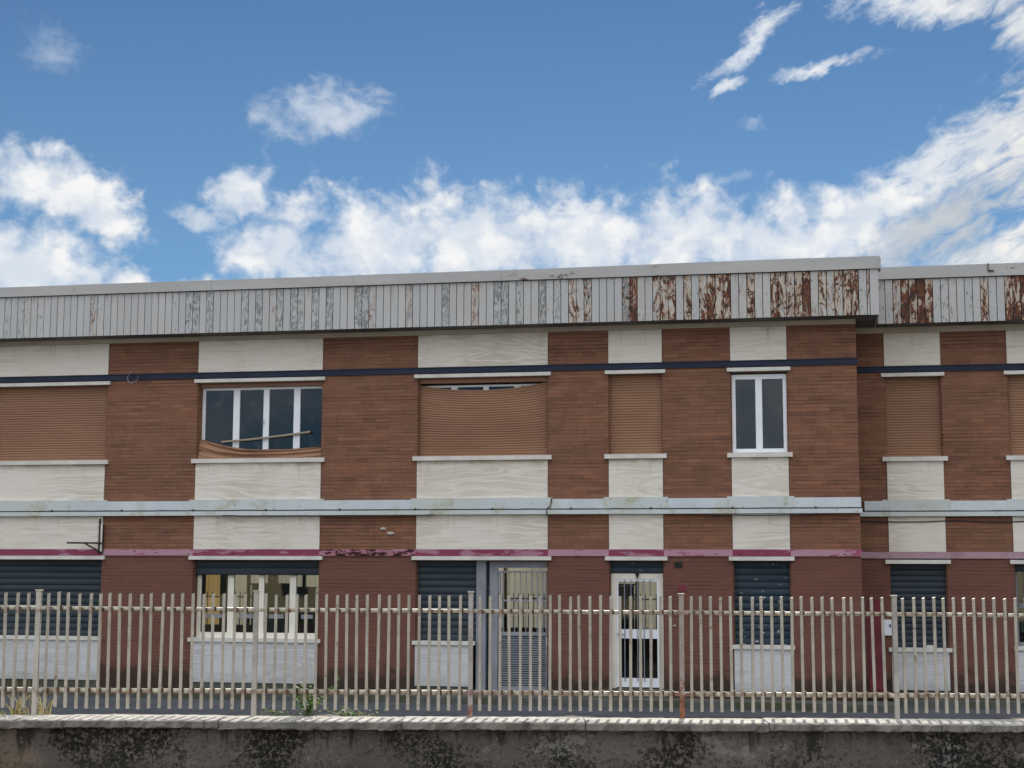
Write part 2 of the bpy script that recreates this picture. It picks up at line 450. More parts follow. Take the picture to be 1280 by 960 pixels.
def piers(bays, x0, x1):
    xs = [x0] + [q for b in bays for q in b] + [x1]
    return [(xs[i], xs[i + 1]) for i in range(0, len(xs), 2)]

def walls(bays, x0, x1, y, dz):
    for a, b in piers(bays, x0, x1):                    # brick from the ground to the eave, dull red paint below
        m = MB(); zz = (-.1, ZP + .1 + dz, 7.065 + dz)
        for z in zz: m.v += [(a, y, z), (b, y, z), (b, y + .35, z), (a, y + .35, z)]
        m.f += [(3, 2, 1, 0), (8, 9, 10, 11)]; m.mi += [1, 0]
        for r in range(2):
            for k in range(4):
                e = (k + 1) % 4; m.f.append((r * 4 + k, r * 4 + e, r * 4 + 4 + e, r * 4 + 4 + k)); m.mi.append(1 - r)
        m.build('brick_pier', [BRICK, BRICKP], BLD)
    for z0, z1 in ((6.2, 7.06), (2.63, 4.6)):           # masonry behind the slabs
        box('wall', BRICK, BLD, x0, x1 - .01, y + .351, y + .42, z0 + dz, z1 + dz)
walls(BAYS, XL, XC, YA, 0.0)
walls(BAYS2, XC - .2, XR, YB, -.02)

def trims(bays, x0, x1, y, dz, pink, ret):
    # beam under the eave, navy band, ledge with moulding, painted string course
    box('eave_beam', BEAM, BLD, x0, x1, y - .02, y + .3, 7.067 + dz, 7.20 + dz)
    m = MB().box(x0, x1 + ret, y - .03, y - .001, 6.288 + dz, 6.412 + dz)
    m.box(x0, x1 + ret, y - .042, y - .0305, 6.392 + dz, 6.408 + dz)
    m.build('navy_band', NAVY, BLD)
    for k, (a, b) in enumerate(piers(bays, x0, x1)):
        e = b + (ret if b == x1 else 0)
        box('ledge', LEDGE, BLD, a + .092, e - (.092 if b != x1 else 0), y - .075, y - .002, 3.567 + dz, 3.772 + dz)
        pm = pink[2] if (k == 2 and len(bays) > 2) else pink[1]
        box('painted_band', pm, BLD, a + .002, e - (.002 if b != x1 else 0), y - .028, y - .001, 2.672 + dz, 2.797 + dz)
    for a, b in bays:
        box('ledge', LEDGES, BLD, a - .09, b + .09, y - .076, y - .003, 3.566 + dz, 3.80 + dz)
        box('painted_band', pink[0], BLD, a, b, y - .029, y - .001, 2.671 + dz, 2.798 + dz)
    box('ledge_moulding', LEDGES, BLD, x0, x1 + ret + .02, y - .10, y - .004, 3.478 + dz, 3.562 + dz)
trims(BAYS, XL, XC, YA, 0.0, (PINK, PINKL, PINKD), .02)
trims(BAYS2, XC + .03, XR, YB, -.025, (MAUVE, MAUVE, MAUVE), 0)

def slab(a, b, y, z0, z1, mat=STONE):
    return box('stone_panel', mat, BLD, a + .006, b - .006, y - .018, y + .065, z0, z1)
for bays, y, dz in ((BAYS, YA, 0.0), (BAYS2, YB, -.025)):
    for a, b in bays:
        slab(a, b, y, 6.414 + dz, 7.06 + dz)
        slab(a, b, y, 3.802 + dz, 4.543 + dz)
        slab(a, b, y, 2.80 + dz, 3.475 + dz)

def shutter(name, mat, parent, x0, x1, z0, z1, y, pitch, bulge, nx=1, warp=None):
    m = MB(); n = max(1, round((z1 - z0) / pitch)); h = (z1 - z0) / n
    prof = ((0, .004), (.12, -bulge * .55), (.45, -bulge), (.8, -bulge * .75), (.93, .0), (.97, .006))
    rows = [(z0 + (k + t) * h, d) for k in range(n) for t, d in prof] + [(z1, .004)]
    i = len(m.v)
    for z, d in rows:
        for a in range(nx + 1):
            x = x0 + (x1 - x0) * a / nx
            dz, dy = warp(a / nx, (z - z0) / (z1 - z0)) if warp else (0, 0)
            m.v.append((x, y + d + dy, z + dz))
    for r in range(len(rows) - 1):
        for a in range(nx):
            k = r * (nx + 1) + a
            m.f.append((k, k + 1, k + nx + 2, k + nx + 1)); m.mi.append(0)
    # solid: a back sheet so that no light comes through
    k = len(m.v)
    for z, d in (rows[0], rows[-1]):
        for a in range(nx + 1):
            x = x0 + (x1 - x0) * a / nx
            dz, dy = warp(a / nx, (z - z0) / (z1 - z0)) if warp else (0, 0)
            m.v.append((x, y + .03 + dy, z + dz))
    for a in range(nx): m.f.append((k + a, k + nx + 1 + a, k + nx + 2 + a, k + 1 + a)); m.mi.append(0)
    return m.build(name, mat, parent)

def jamb(a, b, y, z0, z1, mat=SILL, d=.34, label=None):
    """the window's own lining: thin returns round the opening"""
    m = MB()
    m.box(a + .002, a + .022, y + .035, y + d, z0, z1); m.box(b - .022, b - .002, y + .035, y + d, z0, z1)
    m.box(a + .022, b - .022, y + .072, y + d, z1 - .02, z1 - .001)
    o = m.build('window', mat, BLD)
    if label: o['label'] = label
    return o
def sill(w, a, b, y, z0, z1, name='sill', over=.075, out=.07):
    return box(name, SILL, w, a - over, b + over, y - out, y + .22, z0, z1)
def pane(w, x0, x1, y, z0, z1, mat=GLASSD):
    return box('pane', mat, w, x0, x1, y, y + .006, z0, z1)
def frame(w, bars, y, mat=WHITEF, d=.06):
    m = MB()
    for k, (x0, x1, z0, z1) in enumerate(bars): m.box(x0, x1, y - k * .0016, y + d + k * .0013, z0, z1)
    return m.build('frame', mat, w)

ZS, ZT = 4.63, 6.19                                     # first-floor opening
def upper(a, b, y, dz, label):
    w = jamb(a, b, y, ZS + dz, 6.198 + dz, BRICK, label=label)
    sill(w, a, b, y, 4.545 + dz, ZS + dz); sill(w, a, b, y, 6.199 + dz, 6.268 + dz, 'lintel', .06, .06)
    return w
YS = .13                                                # shutters sit back from the wall face
# first floor, left to right
w = upper(*BAYS[0], YA, 0, 'first-floor window closed by a terracotta shutter')
shutter('shutter', TERRA, w, BAYS[0][0] + .02, BAYS[0][1] - .02, ZS, 6.2, YA + YS, .052, .010)

a, b = BAYS[1]
w = upper(a, b, YA, 0, 'first-floor window with its shutter slumped at the bottom')
box('shutter_box', TERRA, w, a + .025, b - .025, YA + .10, YA + .3, 6.115, 6.19)
y = YA + .2
frame(w, [(a + .03, a + .095, ZS, 6.11), (a + .095, b - .03, 6.06, 6.11), (-11.535, -11.40, ZS, 6.06), (-10.885, -10.765, ZS, 6.06),
          (-10.235, -10.10, ZS, 6.06), (b - .05, b - .03, ZS, 6.06), (a + .095, b - .05, ZS, ZS + .07)], y)
for x0, x1 in ((a + .095, -11.535), (-11.40, -10.885), (-10.765, -10.235), (-10.10, b - .05)):
    pane(w, x0, x1, y + .03, ZS + .07, 6.06)
MB().box(-10.90, -10.86, y - .03, y, 5.39, 5.41).box(-10.885, -10.87, y - .035, y - .025, 5.33, 5.41).build('handle', GREYM, w)
def drape(u, v):
    x = a + .03 + (b - a - .06) * u
    K = (5.05, 4.98, 4.91, 4.86, 4.83, 4.82, 4.82, 4.82, 4.83, 4.845, 4.86)
    q_ = min(u * 10, 9.999); top = K[int(q_)] + (K[int(q_) + 1] - K[int(q_)]) * (q_ - int(q_))
    bot = ZS + .005
    k = v * (1.2 - .2 * v)
    z = bot + (top - bot) * min(1, k)
    f = math.sin((v * 2.1 + u * 1.5 - u * u * 1.7) * 2 * math.pi) * (.35 + .65 * math.sin(math.pi * min(1, u * 1.15 + .1)) ** 2)
    g = math.sin((v * 5 + math.sin(u * 3) * 1.9 + u * 2) * 2 * math.pi)
    return (x, YA + .10 - .045 * f * (1 - abs(2 * v - 1) ** 3) - .010 * g - .05 * (1 - v), z)
m = MB().grid(44, 26, drape)
m.grid(44, 1, lambda u, v: (drape(u, 1.0)[0], drape(u, 1.0)[1] + .015 * v, drape(u, 1.0)[2] + .004 * (1 - v)))
m.build('fallen_shutter', TERRA, w, smooth=True)

a, b = BAYS[2]
w = upper(a, b, YA, 0, 'first-floor window with a sagging terracotta shutter')
box('shutter_box', TERRA, w, a + .025, b - .025, YA + .09, YA + .3, 6.10, 6.19)
y = YA + .22
frame(w, [(-6.95, -6.82, ZS, 6.03), (-6.29, -6.18, ZS, 6.03), (-5.66, -5.53, ZS, 6.03), (a + .03, a + .08, ZS, 6.03), (b - .08, b - .03, ZS, 6.03), (a + .03, b - .03, 6.03, 6.068)], y)
for x0, x1 in ((a + .08, -6.95), (-6.82, -6.29), (-6.18, -5.66), (-5.53, b - .08)): pane(w, x0, x1, y + .03, ZS, 6.03)
def sag(u, v):
    s = (4 * u * (1 - u)) ** .9
    return (-.135 * s * v ** 1.1 - .028 * (1 - u) * v + .02 * math.sin(u * 5 + 1) * v * (1 - v), -.05 * s * math.sin(v * 3.1) + .012 * math.sin(u * 9 + v * 7) * v)
shutter('sagging_shutter', TERRA, w, a + .025, b - .025, ZS, 6.105, YA + YS, .052, .012, 28, sag)

a, b = BAYS[3]
w = upper(a, b, YA, 0, 'narrow first-floor window closed by a terracotta shutter')
shutter('shutter', TERRA, w, a + .02, b - .02, ZS, 6.2, YA + YS, .052, .010)

a, b = BAYS[4]
w = upper(a, b, YA, 0, 'narrow white-framed first-floor window without shutter')
y = YA + .08
frame(w, [(-1.375, -1.305, ZS + .015, 6.145), (-.405, -.335, ZS + .015, 6.145), (-1.305, -.405, 6.055, 6.145), (-1.305, -.405, ZS + .015, 4.715), (-.925, -.80, 4.715, 6.055)], y, d=.09)
pane(w, -1.305, -.925, y + .04, 4.715, 6.055); pane(w, -.80, -.405, y + .04, 4.715, 6.055)
box('blind_box', DARKM, w, -1.372, -.338, y + .02, y + .2, 6.145, 6.19)

w = upper(*BAYS2[0], YB, -.025, 'recessed first-floor window closed by a terracotta shutter')
shutter('shutter', TERRA, w, BAYS2[0][0] + .02, BAYS2[0][1] - .02, ZS - .02, 6.17, YB + YS, .052, .010)
w = upper(*BAYS2[1], YB, -.025, 'last first-floor window, at the edge, under a terracotta shutter')
shutter('shutter', TERRA, w, BAYS2[1][0] + .02, BAYS2[1][1] - .02, ZS - .02, 6.17, YB + YS, .052, .010)

# ---- ground floor
ZG0, ZG1 = .955, 1.03
def lower(a, b, y, dz, label, sx1=None, dsill=0.0):
    w = jamb(a, b, y, .15, 2.588 + dz, BRICKP, label=label)
    sill(w, a, b, y, 2.59 + dz, 2.665 + dz, 'lintel', .07, .07)
    e = sx1 or b
    z0, z1 = ZG0 + dsill, ZG1 + dsill
    box('sill', SILL, w, a - .05, e + .05, y - .05, y + .25, z0, z1)
    slab(a, e, y, .155, z0 - .002, STONEL)
    box('plinth', PATHM, BLD, a, e, y + .0, y + .3, -.1, .153)
    box('spandrel', BRICKP, w, a, e, y + .067, y + .3, .153, z0 - .003)
    return w
w = lower(*BAYS[0], YA, 0, 'ground-floor window closed by a slate roller shutter')
shutter('shutter', STEEL, w, BAYS[0][0] + .02, BAYS[0][1] - .02, ZG1, 2.59, YA + YS, .135, .022)

a, b = BAYS[1]
w = lower(a, b, YA, 0, 'ground-floor window with ivory mullions and half-raised shutter')
y = YA + .2
shutter('shutter', STEEL, w, a + .02, b - .02, 2.285, 2.59, YA + YS, .15, .02)
frame(w, [(a + .03, a + .11, ZG1, 2.40), (-11.555, -11.43, ZG1, 2.40), (-10.895, -10.785, ZG1, 2.40), (-10.24, -10.11, ZG1, 2.40), (b - .06, b - .03, ZG1, 2.4), (a + .11, b - .06, ZG1, 1.135)], y, CREAMF)
for x0, x1 in ((a + .11, -11.555), (-11.43, -10.895), (-10.785, -10.24), (-10.11, b - .06)):
    pane(w, x0, x1, y + .03, 1.135, 2.40, GLASSC)
    MB().box(x0 + .12, x1 - .12, y - .012, y + .03, 1.42, 1.50).build('pull_bar', GREYM, w)

a, b = BAYS[2]
w = lower(a, b, YA, 0, 'wide opening with a slate shutter beside a barred gate', sx1=-6.44, dsill=-.01)
shutter('shutter', STEEL, w, a + .02, -6.375, ZG1 - .01, 2.59, YA + YS, .135, .022)
MB().box(-6.372, -6.185, YA + .05, YA + .25, -.08, 2.585).build('post', GREYM, w)
box('gap_panel', STEELB, w, -6.184, -6.13, YA + .16, YA + .2, .02, 2.58)
g = MB()
for q in ((-6.12, -5.955, .02, 2.44), (-5.94, -5.905, .02, 2.38), (-5.01, -4.972, .02, 2.38), (-6.12, -4.97, 2.441, 2.583), (-5.905, -5.01, 2.35, 2.38), (-5.905, -5.01, 1.135, 1.205), (-5.905, -5.01, .06, .15), (-5.905, -5.01, 1.795, 1.83)):
    g.box(q[0], q[1], YA + .10, YA + .16, q[2], q[3])
gate = g.build('gate', GREYM, BLD); gate['label'] = 'grey metal gate, barred above and louvred below'
for k in range(8):
    x = -5.905 + (k + .5) * .895 / 8
    MB().tube([(x, YA + .13, 1.205), (x, YA + .13, 2.35)], .011, 6).build('bar', GREYM, gate)
lv = MB()
for k in range(22):
    z = .155 + k * .0445
    i = len(lv.v)
    lv.v += [(-5.905, YA + .115, z), (-5.01, YA + .115, z), (-5.01, YA + .150, z + .026), (-5.905, YA + .150, z + .026),
             (-5.905, YA + .121, z - .004), (-5.01, YA + .121, z - .004), (-5.01, YA + .156, z + .022), (-5.905, YA + .156, z + .022)]
    lv.f += [tuple(i + q for q in f) for f in ((0, 1, 2, 3), (4, 7, 6, 5), (0, 4, 5, 1), (3, 2, 6, 7))]; lv.mi += [0] * 4
lv.build('louvre_panel', GREYM, gate)
pane(gate, -5.905, -5.01, YA + .24, 1.18, 2.44, GLASSC)
box('kick_plate', STEELB, gate, -5.93, -4.98, YA + .22, YA + .235, .02, 1.18)
MB().box(-4.985, -4.955, YA + .07, YA + .10, .96, 1.10).build('lock', CREAMF, gate)
box('threshold', PATHM, gate, -6.4, -4.95, YA - .02, YA + .3, -.1, .05)

a, b = BAYS[3]
w = jamb(a, b, YA, .15, 2.588, BRICKP, label='doorway with a dark shutter box above')
sill(w, a, b, YA, 2.59, 2.665, 'lintel', .07, .07)
shutter('shutter', STEELB, w, a + .02, b - .02, 2.34, 2.59, YA + .11, .125, .014)
d = MB()
y = YA + .12
for q in ((-3.73, -3.63, .17, 2.33), (-2.81, -2.725, .17, 2.33), (-3.63, -2.81, 2.235, 2.33)): d.box(q[0], q[1], y, y + .07, q[2], q[3])
door = d.build('door', CREAMF, BLD); door['label'] = 'ivory-framed glass door with thin vertical bars'
d = MB()
for q in ((-3.628, -3.595, .19, 2.233), (-2.85, -2.812, .19, 2.233), (-3.595, -2.85, 2.19, 2.233), (-3.595, -2.85, 1.105, 1.28), (-3.595, -2.85, .19, .36)): d.box(q[0], q[1], y + .012, y + .06, q[2], q[3])
d.build('leaf_frame', WHITEF, door)
pane(door, -3.595, -2.85, y + .04, .36, 1.105, GLASSC); pane(door, -3.595, -2.85, y + .04, 1.28, 2.19, GLASSC)
for k in range(5):
    x = -3.595 + (k + 1) * .745 / 6
    MB().tube([(x, y - .01, .30), (x, y - .01, 2.22)], .010, 6).build('bar', GREYM, door)
MB().box(-3.255, -3.19, y - .03, y, 2.30, 2.345).box(-3.235, -3.21, y - .035, y, 2.25, 2.30).build('latch', DARKM, door)
MB().box(-3.60, -3.56, y - .03, y + .012, 1.15, 1.21).tube([(-3.58, y - .04, 1.18), (-3.48, y - .04, 1.185)], .012, 6).build('handle', GREYM, door)
box('threshold', PATHM, door, -3.85, -2.62, YA - .12, YA + .3, -.1, .165)

a, b = BAYS[4]
w = lower(a, b, YA, 0, 'ground-floor window closed by a blue-black paint-flecked shutter', dsill=-.015)
shutter('shutter', STEELB, w, a + .02, b - .02, ZG1 - .015, 2.59, YA + YS, .135, .020)
a, b = BAYS2[0]
w = lower(a, b, YB, -.045, 'recessed ground-floor window closed by a slate roller shutter', dsill=-.08)
shutter('shutter', STEEL, w, a + .02, b - .02, ZG1 - .08, 2.545, YB + YS, .118, .020)
MB().box(2.2, 2.36, YB + .02, YB + .06, .952, 1.0).build('loose_stone', SILL, w)
a, b = BAYS2[1]
w = lower(a, b, YB, -.045, 'last ground-floor window with dark glass at the edge', dsill=-.03)
shutter('shutter', STEEL, w, a + .02, b - .02, 2.40, 2.545, YB + YS, .14, .018)
frame(w, [(a + .02, a + .08, 1.0, 2.4), (a + .08, b - .02, 1.0, 1.07), (a + .08, b - .02, 1.72, 1.80), (4.55, 4.65, 1.0, 2.4)], YB + .2, GREYM)
pane(w, a + .08, 4.55, YB + .23, 1.07, 1.72); pane(w, a + .08, 4.55, YB + .23, 1.80, 2.40)
pane(w, 4.65, b - .02, YB + .23, 1.07, 2.40)

# vents and marks on the wall
def vent(x0, x1, z0, z1, mat, label):
    m = MB().box(x0, x1, YA - .006, YA + .02, z0, z1)
    for k in range(3): m.box(x0 - .006, x1 + .006, YA - .012, YA - .0065, z0 + (z1 - z0) * (k / 2.6), z0 + (z1 - z0) * (k / 2.6) + .014)
    o = m.build('vent', mat, BLD); o['label'] = label
vent(-2.50, -2.35, 2.448, 2.566, DARKM, 'black square air vent')
vent(-2.43, -2.28, 2.01, 2.115, PSTRIP, 'dark red air vent')
def lump(name, mat, parent, x, y, z, rx, rz, d, seed):
    q = random.Random(seed); m = MB()
    m.v.append((x, y - d, z)); n = 11
    for ring, (s, dd) in enumerate(((.55, .85), (1.0, 0.0))):
        for k in range(n):
            t = 2 * math.pi * k / n; r = s * q.uniform(.75, 1.15)
            m.v.append((x + rx * r * math.cos(t), y - d * dd + (.01 if ring else 0), z + rz * r * math.sin(t)))
    for k in range(n):
        e = (k + 1) % n
        m.f.append((0, 1 + e, 1 + k)); m.mi.append(0)
        m.f.append((1 + k, 1 + e, 1 + n + e, 1 + n + k)); m.mi.append(0)
    return m.build(name, mat, parent)
lump('mortar_patch', MORTAR, BLD, -8.26, YA, 3.205, .075, .04, .03, 1)
lump('mortar_patch', MORTAR, BLD, -8.10, YA, 3.11, .095, .042, .035, 2)
lump('mortar_patch', MORTAR, BLD, -2.51, YA, 1.36, .04, .02, .02, 3)
o = MB().box(1.11, 1.40, YB - .007, YB - .001, .09, 1.85).build('painted_strip', PSTRIP, BLD); o['label'] = 'vertical crimson painted strip'

# eaves: fascia boards, cap, soffit, roof
def boards(x0, x1, y, z0, z1, dz):
    m = MB(); x = x0
    while x < x1 - .02:
        wd = min(rnd.choice((.148, .148, .150, .146, .152, .149)), x1 - x)
        t = (x + .075)
        base = 0.0
        if t > -3.2: base = rnd.choice((.74, .68, .60, .5, .45, .15, .05))
        elif t > -5.6: base = .5 if rnd.random() < .25 else .0
        elif rnd.random() < .08: base = .25
        if y > 29.05:
            base = .82 if (t % 1.9) < .5 else (.45 if rnd.random() < .25 else .05)
        peel = 0.0
        if t <= -3.2: peel = rnd.choice((0, .1, .2, .45, .7, .85)) if t > -12.5 else rnd.choice((0, 0, .1, .3, .55))
        elif rnd.random() < .5: peel = rnd.uniform(.2, .6)
        c = (rnd.random(), min(1, base + rnd.uniform(0, .25)) if base else 0.0, peel)
        j = rnd.uniform(-.003, .003)
        m.box(x + .006, x + wd - .007, y + j, y + .02, z0, z1 - .012, c)
        x += wd
    m.box(x0, x1, y + .031, y + .05, z0 + .005, z1, (.1, .1, .1), 1)
    return m.build('fascia', [FASCIA, JOINT], BLD)
XE = 1.40
boards(XL, XE - .16, 29.0, 7.155, 8.02, 0)
boards(XE + .02, XR, 30.10, 7.15, 8.015, 0)
# plain corner board closing the end of the main fascia
m = MB(); c = (.8, .05, .05)
m.box(XE - .155, XE, 28.998, 29.045, 7.15, 8.02, c); m.box(XE - .03, XE - .001, 29.046, 31.0, 7.15, 8.02, c)
m.build('fascia', FASCIA, BLD)
def capm(x0, x1, y, z, ends):
    m = MB(); x = x0; k = 0
    while x < x1:
        e = min(x + 3.0, x1)
        o = (k % 2) * .003
        rise = lambda q: .03 * max(0, min(1, (q + 6) / 6))
        i = len(m.v)
        m.box(x + .004, e - .004, y - .04 - o, y + .3, z, z + .205 + o)
        for q in range(4, 8):
            vx, vy, vz = m.v[i + q]; m.v[i + q] = (vx, vy, vz + rise(vx))
        m.box(e - .02, e + .012, y - .049, y + .29, z - .006, z + .2)
        x = e; k += 1
    return m.build('roof_cap', CAP, BLD)
capm(XL + 1.2, XE + .04, 29.0, 8.022, 1)
capm(XE + .05, XR, 30.10, 8.018, 0)
MB().tube([(3.50, 30.045, 8.12), (3.50, 30.04, 8.262)], .010, 6).box(3.505, 3.60, 30.038, 30.056, 8.10, 8.13).build('roof_hook', CABLEM, BLD)
m = MB(); m.box(XL, XE - .032, 29.052, YA - .021, 7.16, 7.19); m.box(XL, XE - .032, YA - .021, YA + .3, 7.202, 7.23)
m.box(XC + .03, XE - .032, YA - .02, 31.2, 7.16, 7.19)
m.box(XE + .0, XR, 30.152, YB - .021, 7.155, 7.185); m.box(XC, XR, YB - .021, YB + .3, 7.19, 7.22)
m.build('soffit', SOFFIT, BLD)
m = MB(); m.box(XL, XE - .05, 29.06, 38.2, 7.24, 8.15); m.box(XE - .04, XR, 30.16, 38.2, 7.24, 8.12)
m.build('roof', SLAB, BLD)

# rooms behind the glass
m = MB(); m.box(XL, XC - .01, YA + .43, 38.0, 2.95, 3.3); m.box(XC + .31, XR, YB + .43, 38.0, 2.95, 3.3); m.box(XL, XC, YA + .32, 38.0, .0, .14); m.box(XC, XR, YB + .32, 38, .0, .14)
m.build('floor_slab', INNER, BLD)
m = MB()
m.box(XL, XR, 38.0, 38.25, 3.3, 7.24); m.box(XL, XR, 38.0, 38.25, -.1, 1.0); m.box(XL, XR, 38.0, 38.25, 2.72, 3.3)
BK = [(-15.9, -15.0), (-14.75, -13.7), (-13.45, -12.0), (-8.6, -6.3), (-4.9, -3.4), (3.5, 6.5)]
for p, q in piers(BK, XL, XR): m.box(p, q, 38.0, 38.25, 1.0, 2.72)
m.box(XL, XL + .2, YA + .36, 38, -.1, 7.24); m.box(XR - .2, XR, YB + .36, 38, -.1, 7.24)
m.box(-9.2, -9.05, YA + .36, 38, .14, 2.95); m.box(XC, XC + .3, YB + .43, 38, -.1, 7.24)
m.build('back_wall', INNER, BLD)
for k, (p, q) in enumerate(BK):
    f = MB()
    for z in (1.42, 1.70): f.box(p, q, 37.93, 37.95, z, z + .035)
    n = int((q - p) / .13)
    for j in range(n): f.box(p + j * .13 + .05, p + j * .13 + .07, 37.955, 37.97, 1.0, 1.85)
    f.box((p + q) / 2 - .04, (p + q) / 2 + .04, 37.98, 38.05, 1.0, 2.72)
    bw = f.build('back_window', DARKM, BLD)
    MB().grid(30, 1, lambda u, v: (p + (q - p) * u, 38.12 + .02 * math.sin(u * 60), 1.0 + 1.72 * v)).build('blind', (OCHRE if k == 0 else CURT), bw)
# dark furniture standing in the rooms
def cupboard(x, y, w, h, label):
    t = empty('cupboard', (x, y, .14)); tag(t, label, 'cupboard', 'black cupboards standing in the ground-floor rooms')
    MB().box(x - w / 2, x + w / 2, y, y + .5, .14, .14 + h).box(x - w / 2 - .03, x + w / 2 + .03, y - .03, y + .5, .14 + h + .001, .18 + h).build('carcass', DARKM, t)
    for s in (-1, 1):
        dd = MB().box(x + (s - 1) * w / 4 + .01, x + (s + 1) * w / 4 - .01, y - .022, y - .001, .2, .08 + h).build('door', DARKM, t)
        MB().box(x + s * .04 - .01, x + s * .04 + .01, y - .04, y - .023, 1.0, 1.15).build('handle', GREYM, dd)
cupboard(-10.82, 32.0, .42, 1.85, 'narrow black cupboard seen through the window with ivory mullions, second pane from its right')
cupboard(-11.75, 32.6, .75, 1.92, 'wide black cupboard seen through the window with ivory mullions, behind its middle')
cupboard(-3.72, 31.5, .34, 1.95, 'dark tall cupboard seen through the upper left glass of the ivory door')

# ------------------------------------------------------------------ small things on the facade
CG = 'dark cables and wires on the facade'
def sagcable(x0, x1, y, z, n, amp, seed, r=.011):
    q = random.Random(seed); pts = []
    for k in range(n + 1):
        t = k / n
        pts.append((x0 + (x1 - x0) * t, y - q.uniform(0, .006), z + q.uniform(-1, 1) * amp))
    return MB().tube(pts, r, 6)
c = sagcable(XL + 4, XC + .06, YA - .088, 3.578, 90, .004, 3)
for k in range(14):
    x = XL + 5 + k * 1.55; c.box(x, x + .035, YA - .105, YA - .076, 3.560, 3.604)
tag(c.build('cable', CABLEM), 'dark cable clipped along the top of the pale blue ledge on the longer wall', 'cable', CG)
c = sagcable(XC + .02, 9, YB - .088, 3.553, 40, .004, 5)
tag(c.build('cable', CABLEM), 'dark cable along the pale blue ledge of the recessed wing, right of the corner', 'cable', CG)
pts = [(-11.6 + 4.4 * t / 30, YA - .107 - .004 * math.sin(t), 3.475 - .022 * math.sin(math.pi * t / 30) + .006 * math.sin(t * 1.3)) for t in range(31)]
tag(MB().tube(pts, .010, 6).build('cable', CABLEM), 'slack black cable under the ledge beside the sagging shutter bay, across the brick pier', 'cable', CG)
pts = [(-1.9 + 2.1 * t / 20, YA - .107, 3.472 - .035 * math.sin(math.pi * t / 20)) for t in range(21)]
tag(MB().tube(pts, .010, 6).build('cable', CABLEM), 'slack black cable drooping under the ledge below the white-framed narrow window', 'cable', CG)
pts = [(1.0 + 3.6 * t / 24, YB - .03, 3.375 - .03 * math.sin(math.pi * (t % 12) / 12)) for t in range(25)]
tag(MB().tube(pts, .011, 6).build('cable', CABLEM), 'black cable strung loosely below the ledge of the recessed wing', 'cable', CG)
pts = [(-4.86, YA - .085, 3.79), (-4.87, YA - .09, 3.70), (-4.90, YA - .092, 3.62), (-4.95, YA - .098, 3.58), (-4.955, YA - .112, 3.54), (-4.95, YA - .112, 3.45)]
tag(MB().tube(pts, .012, 6).build('cable', CABLEM), 'short dark wire crossing down over the ledge right of the sagging shutter bay', 'cable', CG)
pts = [(-13.66, YA - .06, 6.47), (-13.72, YA - .08, 6.42), (-13.76, YA - .085, 6.33), (-13.74, YA - .07, 6.24)]
lp = MB().tube(pts, .010, 6)
lp.tube([(-13.62, YA - .06, 6.24), (-13.54, YA - .08, 6.27), (-13.53, YA - .07, 6.36)], .010, 6)
lp.tube([(-13.74, YA - .07, 6.24), (-13.70, YA - .065, 6.215), (-13.62, YA - .06, 6.24)], .010, 6)
tag(lp.build('wire_loop', GREYM), 'loose grey wire loop hanging from the navy band on the left brick pier', 'wire')

br = empty('bracket', (-14.25, YA, 2.72)); tag(br, 'black iron bracket with a diagonal strut on the pier left of the slumped shutter', 'bracket')
MB().box(-14.29, -14.255, YA - .055, YA - .03, 2.70, 3.42).box(-14.205, -14.185, YA - .055, YA - .03, 2.70, 3.30).build('upright', DARKM, br)
box('plate', SILL, br, -14.254, -14.206, YA - .048, YA - .032, 2.74, 3.31)
MB().tube([(-14.21, YA - .07, 2.925), (-14.86, YA - .30, 2.925)], .020, 6).build('arm', DARKM, br)
MB().tube([(-14.215, YA - .07, 2.735), (-14.52, YA - .19, 2.915)], .018, 6).build('strut', DARKM, br)

stick = MB()
stick.tube([(-11.76, YA + .150, 4.985), (-11.15, YA + .152, 5.03), (-10.45, YA + .155, 5.10), (-9.86, YA + .16, 5.17)], .024, 6)
tag(stick.build('wooden_stick', WOOD), 'pale wooden stick leaning across the window with the slumped shutter', 'stick')

nt = empty('notice', (1.485, YB - .02, 1.18)); tag(nt, 'small white notice with a blue mark beside the recessed slate shutter', 'sign')
MB().box(1.39, 1.575, YB - .035, YB - .005, 1.18, 1.48).build('board', WHITEF, nt)
BLUEI = render_plain('blue_ink', (.03, .05, .22), (.05, .08, .3), 9)
mk = MB(); yk = YB - .037
mk.face([(1.505, yk, 1.335), (1.54, yk, 1.33), (1.545, yk, 1.385), (1.515, yk, 1.40)])
mk.build('blue_mark', BLUEI, nt)

# weeds along the foot of the wall
def blades(name, label, base, n, h, spread, mat, seed, w=.012, cat='grass', lean=.5, wid=None):
    q = random.Random(seed); m = MB(); base = Vector(base)
    for k in range(n):
        p = base + RGT * q.uniform(-spread, spread) + FWD * q.uniform(-.06, .06) * (spread / .2)
        hh = h * q.uniform(.45, 1.0); d = RGT * q.uniform(-1, 1) + FWD * q.uniform(-.6, .6)
        L = lean * q.uniform(.2, 1.0) * hh; ww = w * q.uniform(.6, 1.2)
        side = Vector((-d.y, d.x, 0)).normalized() if d.length > .01 else RGT
        side = (side + RGT * .8).normalized()
        pts = []
        for s in range(6):
            t = s / 5; pts.append((p + d * L * t * t + Vector((0, 0, hh * (t - .28 * t ** 3 * lean))), ww * (1 - t ** 1.5) + .0012))
        i = len(m.v)
        for c_, r_ in pts: m.v += [tuple(c_ - side * r_ / 2), tuple(c_ + side * r_ / 2)]
        for s in range(5): m.f.append((i + 2 * s, i + 2 * s + 1, i + 2 * s + 3, i + 2 * s + 2)); m.mi.append(0)
    return tag(m.build(name, mat), label, cat)

